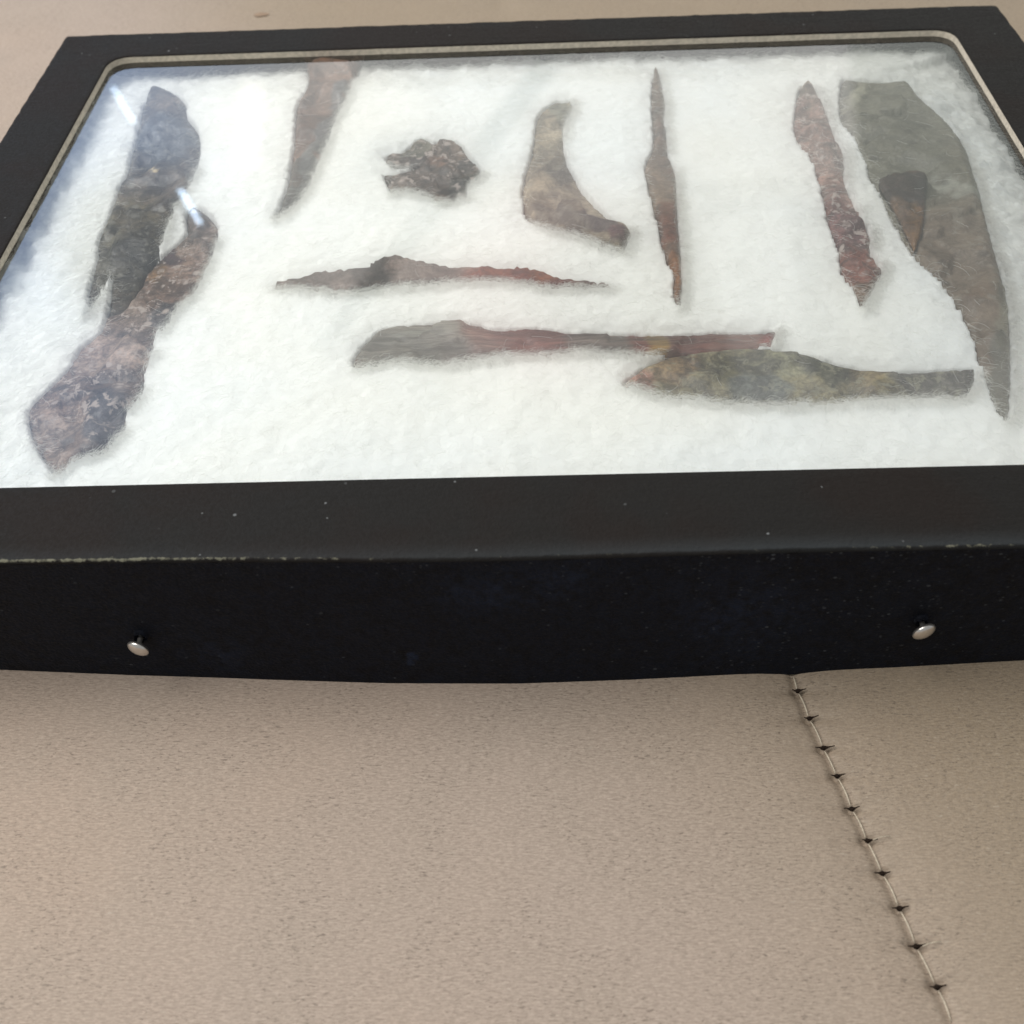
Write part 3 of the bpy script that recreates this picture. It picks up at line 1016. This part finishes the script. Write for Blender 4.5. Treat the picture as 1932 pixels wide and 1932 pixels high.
stone('stone_drill', F_pts, (0.22, 0.135, 0.115), (0.27, 0.18, 0.155), MS,
      'wavy pink to dark red stone with barbed lower point, beside the big grey blade', 'stone tool',
      zones=((1530, 175, 40, 24, (0.20, 0.165, 0.125), 0.8), (1540, 240, 30, 60, (0.28, 0.19, 0.16), 0.6), (1575, 400, 40, 22, (0.12, 0.05, 0.042), 0.85), (1595, 440, 45, 40, (0.16, 0.085, 0.085), 0.8),
             (1570, 310, 30, 30, (0.28, 0.20, 0.17), 0.6), (1610, 510, 45, 40, (0.13, 0.05, 0.036), 0.9), (1630, 550, 36, 26, (0.15, 0.105, 0.072), 0.85)),
      thick=0.0040, edge=0.0040, scars=9, seed=77, gain=1.1, speck=0.7)
G_pts = c4((620, 545), (700, 550), (800, 565), (1000, 572), (1110, 582), (1150, 620), (1210, 700), (1300, 770), (1400, 860), (1480, 960), (1540, 1070), (1580, 1180), (1612, 1290),
           (1640, 1380), (1668, 1500), (1705, 1650), (1742, 1780), (1775, 1900), (1805, 2000), (1832, 2120), (1850, 2280), (1858, 2430), (1865, 2600), (1862, 2750), (1857, 2880), (1840, 3000),
           (1828, 3050), (1795, 3060), (1745, 2980), (1700, 2860), (1660, 2720), (1600, 2600), (1580, 2480), (1520, 2340), (1450, 2220), (1380, 2120), (1300, 2030), (1200, 1940), (1130, 1870),
           (1060, 1760), (1000, 1650), (950, 1550), (880, 1400), (830, 1330), (790, 1220), (750, 1110), (700, 1000), (630, 930), (597, 860), (590, 700), (605, 600))
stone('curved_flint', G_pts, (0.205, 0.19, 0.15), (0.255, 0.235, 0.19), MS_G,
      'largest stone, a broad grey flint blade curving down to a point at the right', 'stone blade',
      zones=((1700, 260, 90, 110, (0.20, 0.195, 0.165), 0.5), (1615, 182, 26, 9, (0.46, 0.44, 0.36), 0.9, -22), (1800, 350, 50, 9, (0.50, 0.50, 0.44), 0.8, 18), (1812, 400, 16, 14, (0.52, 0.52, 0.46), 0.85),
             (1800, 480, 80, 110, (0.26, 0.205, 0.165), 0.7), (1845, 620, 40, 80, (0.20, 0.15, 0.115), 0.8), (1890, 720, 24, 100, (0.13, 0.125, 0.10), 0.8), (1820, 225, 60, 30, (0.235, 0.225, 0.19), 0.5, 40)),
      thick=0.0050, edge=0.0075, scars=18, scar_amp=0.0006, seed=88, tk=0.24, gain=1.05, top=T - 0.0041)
G2_pts = c4((885, 1322), (980, 1290), (1130, 1273), (1190, 1280), (1227, 1320), (1212, 1450), (1200, 1600), (1180, 1720), (1150, 1800), (1128, 1840), (1080, 1745), (1030, 1640), (975, 1540), (905, 1430), (868, 1370))
stone('stone_point', G2_pts, (0.13, 0.075, 0.045), (0.17, 0.10, 0.06), MS_S,
      'small triangular dark and amber flake on the left edge of the big grey blade', 'stone point',
      zones=((1700, 365, 60, 36, (0.045, 0.032, 0.03), 0.95), (1735, 380, 14, 26, (0.05, 0.04, 0.04), 0.8), (1728, 435, 18, 40, (0.18, 0.105, 0.05), 0.9), (1695, 420, 20, 30, (0.19, 0.125, 0.085), 0.7)),
      thick=0.0016, edge=0.002, scars=5, scar_amp=0.0003, seed=99, tk=0.12, top=T - 0.0021)
H_pts = c6((160, 330), (190, 305), (220, 318), (320, 305), (380, 290), (440, 262), (500, 250), (650, 240), (800, 235), (880, 195), (960, 155), (1035, 133), (1110, 150), (1200, 175),
           (1350, 200), (1500, 210), (1650, 215), (1750, 228), (1850, 228), (1935, 222), (2040, 240), (2130, 265), (2200, 295), (2280, 310), (2380, 325), (2470, 330), (2585, 348),
           (2590, 360), (2570, 372), (2440, 372), (2330, 368), (2200, 370), (2100, 358), (2000, 335), (1900, 330), (1800, 305), (1700, 305), (1550, 322), (1400, 328), (1200, 348), (1050, 360),
           (900, 380), (740, 384), (600, 390), (450, 380), (300, 374), (180, 380), (155, 355))
stone('stone_spindle', H_pts, (0.16, 0.125, 0.11), (0.20, 0.16, 0.145), MS_S,
      'thin horizontal stone spindle, grey-brown left half and red right half, in the middle', 'stone tool',
      zones=((705, 528, 30, 40, (0.055, 0.042, 0.036), 0.85, -20), (575, 520, 22, 20, (0.10, 0.07, 0.05), 0.7), (1020, 530, 138, 44, (0.155, 0.050, 0.032), 0.95), (1035, 528, 30, 16, (0.22, 0.085, 0.04), 0.7),  # dark stripe and red half partly repeat glass reflections in the colour
             (1125, 545, 40, 14, (0.22, 0.17, 0.14), 0.8), (940, 525, 30, 12, (0.20, 0.09, 0.06), 0.6)),
      thick=0.0024, edge=0.0009, scars=8, scar_amp=0.0004, seed=101, top=T - 0.0027, tk=0.03, jitter=0.00005)
I_pts = c6((712, 870), (750, 810), (790, 760), (820, 730), (850, 690), (900, 650), (1010, 618), (1150, 605), (1300, 597), (1450, 590), (1520, 583), (1570, 605), (1660, 620), (1750, 645),
           (1850, 642), (1940, 632), (2060, 638), (2200, 648), (2260, 665), (2400, 668), (2600, 675), (2800, 680), (2980, 678), (3200, 672), (3500, 665), (3700, 656), (3780, 648), (3797, 665),
           (3790, 690), (3770, 720), (3750, 765), (3680, 775), (3500, 800), (3400, 830), (3220, 850), (3100, 850), (2965, 847), (2800, 840), (2650, 832), (2500, 824), (2350, 824), (2250, 838),
           (2100, 848), (1930, 855), (1800, 868), (1650, 884), (1500, 900), (1400, 915), (1250, 912), (1100, 892), (1000, 890), (900, 912), (800, 930), (740, 938), (722, 905))
stone('stone_adze', I_pts, (0.15, 0.095, 0.078), (0.20, 0.13, 0.11), MS_L,
      'long banded stone bar with red and yellow patches, above the green leaf-shaped point', 'stone tool',
      zones=((770, 650, 120, 50, (0.21, 0.20, 0.175), 0.9), (820, 632, 60, 12, (0.27, 0.265, 0.235), 0.7), (1010, 645, 72, 50, (0.165, 0.080, 0.066), 0.75), (1125, 648, 52, 46, (0.19, 0.165, 0.145), 0.9),  # red patches partly paint the tinted reflection into the stone
             (1205, 645, 22, 46, (0.22, 0.07, 0.055), 0.85), (1232, 648, 20, 46, (0.33, 0.22, 0.09), 0.85), (1300, 650, 45, 46, (0.13, 0.055, 0.045), 0.9), (1400, 640, 80, 30, (0.16, 0.085, 0.07), 0.8), (1450, 650, 16, 20, (0.19, 0.05, 0.042), 0.9)),
      thick=0.0042, edge=0.0042, scars=12, scar_amp=0.0005, seed=112, tk=0.12, top=T - 0.0034)
J_pts = c7((840, 1040), (870, 1000), (930, 960), (990, 915), (1080, 880), (1150, 850), (1250, 828), (1400, 808), (1600, 785), (1750, 775), (1860, 785), (1980, 798), (2100, 815), (2200, 835),
           (2290, 865), (2400, 905), (2500, 925), (2600, 945), (2700, 955), (2870, 958), (3000, 950), (3200, 935), (3385, 925), (3402, 945), (3405, 980), (3395, 1020), (3375, 1060), (3350, 1110),
           (3320, 1145), (3250, 1172), (3100, 1172), (2900, 1172), (2700, 1178), (2500, 1180), (2300, 1206), (2100, 1210), (1980, 1232), (1900, 1205), (1700, 1205), (1500, 1195), (1300, 1170),
           (1100, 1135), (980, 1105), (900, 1085), (850, 1068))
stone('stone_spearhead', J_pts, (0.135, 0.12, 0.075), (0.195, 0.175, 0.12), MS_V,
      'mottled olive green leaf-shaped stone point with a squared grey stem at right', 'spear point',
      zones=((1205, 718, 26, 24, (0.24, 0.12, 0.10), 0.8), (1270, 700, 40, 34, (0.15, 0.10, 0.062), 0.8), (1390, 705, 40, 40, (0.085, 0.078, 0.038), 0.85), (1440, 740, 60, 22, (0.08, 0.095, 0.10), 0.7), (1480, 690, 60, 26, (0.18, 0.18, 0.13), 0.6),
             (1560, 705, 44, 26, (0.075, 0.078, 0.06), 0.85), (1630, 720, 34, 30, (0.16, 0.125, 0.075), 0.8), (1665, 735, 26, 14, (0.12, 0.10, 0.045), 0.8), (1765, 720, 84, 40, (0.125, 0.12, 0.108), 0.95)),
      thick=0.0050, edge=0.0065, scars=14, scar_amp=0.0006, seed=123, gain=1.25, tk=0.22, top=T - 0.0028)

# ------------------------------------------------------------------ cotton
lo = np.array([min(IFL[0], IBL[0]), IFL[1]]) - 0.004
hi = np.array([max(IFR[0], IBR[0]), IBL[1]]) + 0.004
hi[1] = max(IBL[1], IBR[1]) + 0.004
lo[1] = min(IFL[1], IFR[1]) - 0.004
CS = 0.0006
cx = np.arange(lo[0], hi[0], CS); cy = np.arange(lo[1], hi[1], CS)
CX, CY = np.meshgrid(cx, cy)
CPt = np.stack([CX.ravel(), CY.ravel()], 1)
sd = np.full(len(CPt), 1.0)        # signed distance to the nearest stone (negative inside)
for B, tp in stone_outlines:
    l_, h_ = B.min(0) - 0.012, B.max(0) + 0.012
    k = np.where(((CPt > l_) & (CPt < h_)).all(1))[0]
    d = near(CPt[k], B)
    d = np.where(in_poly(CPt[k], B), -d, d)
    sd[k] = np.minimum(sd[k], d)


def edge_dist(P):
    r = np.full(len(P), 1.0); dr = np.full(len(P), 0.005); wd_ = np.ones(len(P))
    for a, b, dv, wv in ((IFR, IBR, 0.0064, 1.9), (IBR, IBL, 0.0034, 1.3), (IBL, IFL, 0.0032, 2.1)):
        d = b - a; L_ = np.hypot(*d)
        nrm = np.array([-d[1], d[0]]) / L_
        q = (P - a) @ nrm
        k = q / wv < r
        r = np.where(k, q / wv, r); dr = np.where(k, dv, dr)
    return r, dr


ed, drop_ = edge_dist(CPt)
ed_par = (drop_, 1.0)
sdg = np.minimum(sd, 0.012).reshape(CX.shape)
gy_, gx_ = np.gradient(sdg, CS)
nearside = np.clip(-gy_ * 0.85 + gx_ * 0.35, 0, 1).ravel()
clump = 0.5 + 0.9 * fbm(CPt, 520, 3, 81, 0.8) + 0.5 * fbm(CPt, 120, 2, 82)
farside = np.clip(gy_ * 0.9 - gx_ * 0.3, 0, 1).ravel()
lip_up = -0.0011 * farside * np.exp(-(sd / 0.0022) ** 2) + 0.0009 * nearside * np.exp(-(sd / 0.0016) ** 2) * np.clip(clump, -0.3, 1.3)


def cotton_h(P, sd, ed):
    z = T - 0.0042 + 0.0007 * fbm(P, 24, 3, 61) + 0.0006 * fbm(P, 130, 3, 62) + 0.00045 * fbm(P, 480, 3, 63, 0.7)
    w = 0.017 + 0.011 * fbm(P, 75, 4, 66, 0.7)
    drop, wide = ed_par
    z = z - (drop + 0.0016 * fbm(P, 200, 4, 68, 0.7)) * (1 - sstep(ed, -0.004, w * wide)) ** 1.2
    z = z + lip_up + (0.0016 * fbm(P, 190, 4, 91, 0.65) - 0.0006) * (1 - sstep(ed, 0.002, 0.022))
    lip = 0.0006 + 0.0004 * fbm(P, 420, 3, 71)
    z = np.where(sd < 0, z - 0.0062 * sstep(-sd, 0.0, lip), z)
    return np.minimum(z, T - RB - 0.0005)


cz = cotton_h(CPt, sd, ed)
cot = empty('cotton_batting', (0, 0, 0))
tag(cot, 'white cotton batting filling the case under the glass', 'cotton padding')
cme = grid_mesh('cotton_pad', CX, CY, cz.reshape(CX.shape))
link('cotton_pad', cme, M_COT, cot)

# fibres: narrow ribbons over the pad, thicker round the stones and along the edges
NFIB = 170000
near_i = np.where((sd > -0.0005) & (sd < 0.0020) & (nearside > 0.35))[0]
edge_i = np.where((ed < 0.014) & (ed > -0.002))[0]
all_i = np.where(sd > -0.001)[0]
on_i = np.where(sd < -0.0015)[0]
pick = np.concatenate([rng.choice(near_i, int(NFIB * 0.38)), rng.choice(edge_i, int(NFIB * 0.16)), rng.choice(all_i, int(NFIB * 0.20)), rng.choice(on_i, 260)])
P0 = CPt[pick] + rng.uniform(-CS, CS, (len(pick), 2))
M = len(P0)
isnear = np.arange(M) < int(NFIB * 0.38)
ison = np.arange(M) >= M - 260
th = rng.uniform(0, 2 * np.pi, M)
Ln = np.where(isnear, rng.uniform(0.0008, 0.0026, M), rng.uniform(0.002, 0.006, M))
curv = rng.normal(0, 260, M)
K = 5
zgrid = cz.reshape(CX.shape)


def samp(P):
    i = np.clip(((P[:, 0] - lo[0]) / CS).astype(int), 0, CX.shape[1] - 1)
    j = np.clip(((P[:, 1] - lo[1]) / CS).astype(int), 0, CX.shape[0] - 1)
    return zgrid[j, i]


z0 = cz[pick] + rng.uniform(0.0, 0.0006, M)
lift = np.where(isnear, rng.uniform(0.0001, 0.0010, M), rng.uniform(0.0001, 0.0009, M))
z0 = np.where(ison, T - RB - 0.0004, z0)
V = np.empty((M, K, 2, 3), np.float32)
p = P0.copy(); a = th.copy()
wd = rng.uniform(0.000006, 0.000014, M)
for k in range(K):
    t = k / (K - 1)
    side = np.stack([-np.sin(a), np.cos(a)], 1) * wd[:, None]
    z = np.where(ison, z0, np.maximum(z0, samp(p)) + lift * np.sin(np.pi * (0.15 + 0.85 * t)))
    z = np.minimum(z, T - RB - 0.0002)
    V[:, k, 0, :2] = p - side; V[:, k, 1, :2] = p + side
    V[:, k, 0, 2] = z; V[:, k, 1, 2] = z + 0.00003
    ds_ = Ln / (K - 1)
    p = p + np.stack([np.cos(a), np.sin(a)], 1) * ds_[:, None]
    a = a + curv * ds_
base_i = (np.arange(M) * K * 2)[:, None]
quads = []
for k in range(K - 1):
    quads.append(np.concatenate([base_i + 2 * k, base_i + 2 * k + 1, base_i + 2 * k + 3, base_i + 2 * k + 2], 1))
q = np.stack(quads, 1).reshape(-1, 4)
fm = bpy.data.meshes.new('cotton_fibres')
fm.vertices.add(M * K * 2); fm.vertices.foreach_set('co', V.ravel())
fm.loops.add(q.size); fm.loops.foreach_set('vertex_index', q.ravel().astype(np.int32))
fm.polygons.add(len(q)); fm.polygons.foreach_set('loop_start', np.arange(0, q.size, 4, dtype=np.int32))
fm.update(calc_edges=True)
M_FIB = mat_simple('cotton_fibre', (0.90, 0.90, 0.87), 0.9, spec=0.1, var=0.0)
fo = link('cotton_fibres', fm, M_FIB, cot, smooth=False)
fo['kind'] = 'stuff'


# ------------------------------------------------------------------ pins
def wall_point(x, y):
    """where the line of sight meets the front wall (about)"""
    for yy in np.linspace(0.01, -0.02, 301):
        d = ray(x, y)
        t = (yy - CP[1]) / d[1]
        p = CP + d * t
        tt = 1 - p[2] / (T - rb)
        ytop = np.interp(p[0], outer_r[:NF, 0], outer_r[:NF, 1])
        ybot = np.interp(p[0], bxy[:, 0], bxy[:, 1])
        if yy <= ytop * (1 - tt) + ybot * tt:
            return p
    return p


def pin(px, yaw, label, rad, reach, pitch=0.12):
    p = wall_point(*px)
    root = empty('steel_pin', p)
    tag(root, label, 'pin', 'steel pins in the front wall of the case')
    ax = Vector((math.sin(yaw), -math.cos(yaw), -pitch)).normalized()
    u = ax.cross(Vector((0, 0, 1))).normalized(); w = u.cross(ax)
    V, Fc = [], []
    prof = [(-0.00085, 0.0004), (-0.0008, 0.55), (-0.0006, 0.86), (-0.0003, 0.985), (0.0, 1.0), (0.0003, 0.93), (0.0006, 0.76), (0.00085, 0.48), (0.00098, 0.2)]
    n = 28
    for a_, r_ in prof:
        for k in range(n):
            an = 2 * math.pi * k / n
            V.append(Vector((0, -reach, -0.12 * reach)) + ax * a_ + (u * math.cos(an) + w * math.sin(an)) * rad * min(1, r_))
    for j in range(len(prof) - 1):
        for k in range(n):
            Fc.append((j * n + k, j * n + (k + 1) % n, (j + 1) * n + (k + 1) % n, (j + 1) * n + k))
    Fc.append(tuple(range(n - 1, -1, -1))); Fc.append(tuple(range((len(prof) - 1) * n, len(prof) * n)))
    link('pin_head', mesh('pin_head', V, Fc), M_PIN, root)
    path = [(0, -s_, -0.12 * s_) for s_ in (-0.004, -0.001, 0.0, reach * 0.5, reach - 0.0012, reach - 0.0004)]
    V, Fc = tube(path, [0.0005, 0.0005, 0.0005, 0.0005, 0.0007, 0.0011], 12)
    link('pin_shank', mesh('pin_shank', V, Fc), M_PIN, root)
    # torn paper round the hole
    V, Fc = [], []
    m_ = 14
    for k in range(m_):
        an = 2 * math.pi * k / m_
        r1 = 0.0009; r2 = 0.0011 + 0.0004 * random.random(); rr = 0.00055 + 0.00035 * random.random()
        c_, s_ = math.cos(an), math.sin(an)
        V += [Vector((c_ * r1, -0.0001, s_ * r1)), Vector((c_ * r2, -0.00015 - rr, s_ * r2)), Vector((c_ * 0.0016, 0.0004, s_ * 0.0016))]
    for k in range(m_):
        j = (k + 1) % m_
        Fc += [(3 * k, 3 * k + 1, 3 * j + 1, 3 * j), (3 * k + 1, 3 * k + 2, 3 * j + 2, 3 * j + 1)]
    me_ = mesh('hole_collar', V, Fc)
    set_col(me_, np.tile([0.0, 0.4, 0.3], (len(V), 1)))
    o = link('hole_collar', me_, M_WALL, case)
    o.location = p


pin((266, 1199), -0.30, 'small silver pin stuck in the left of the black front wall, head tilted left', 0.0023, 0.0030)
pin((1738, 1170), 0.30, 'small silver pin stuck in the front wall near the right, above the seam side', 0.0024, 0.0026)

# ------------------------------------------------------------------ speck on the upholstery behind the case
p = at(493, 28, 0.0)
V = []
for k in range(16):
    an = 2 * math.pi * k / 16
    V.append((p[0] + math.cos(an) * 0.0029 * (1 + 0.2 * random.random()), p[1] + math.sin(an) * 0.0017 * (1 + 0.3 * random.random()), 0.0002))
V.append((p[0], p[1], 0.0006))
o = link('crumb', mesh('crumb', V, [(k, (k + 1) % 16, 16) for k in range(16)]), mat_simple('tan_crumb', (0.30, 0.21, 0.14), 0.8))
tag(o, 'tiny tan crumb on the upholstery behind the black case', 'crumb')
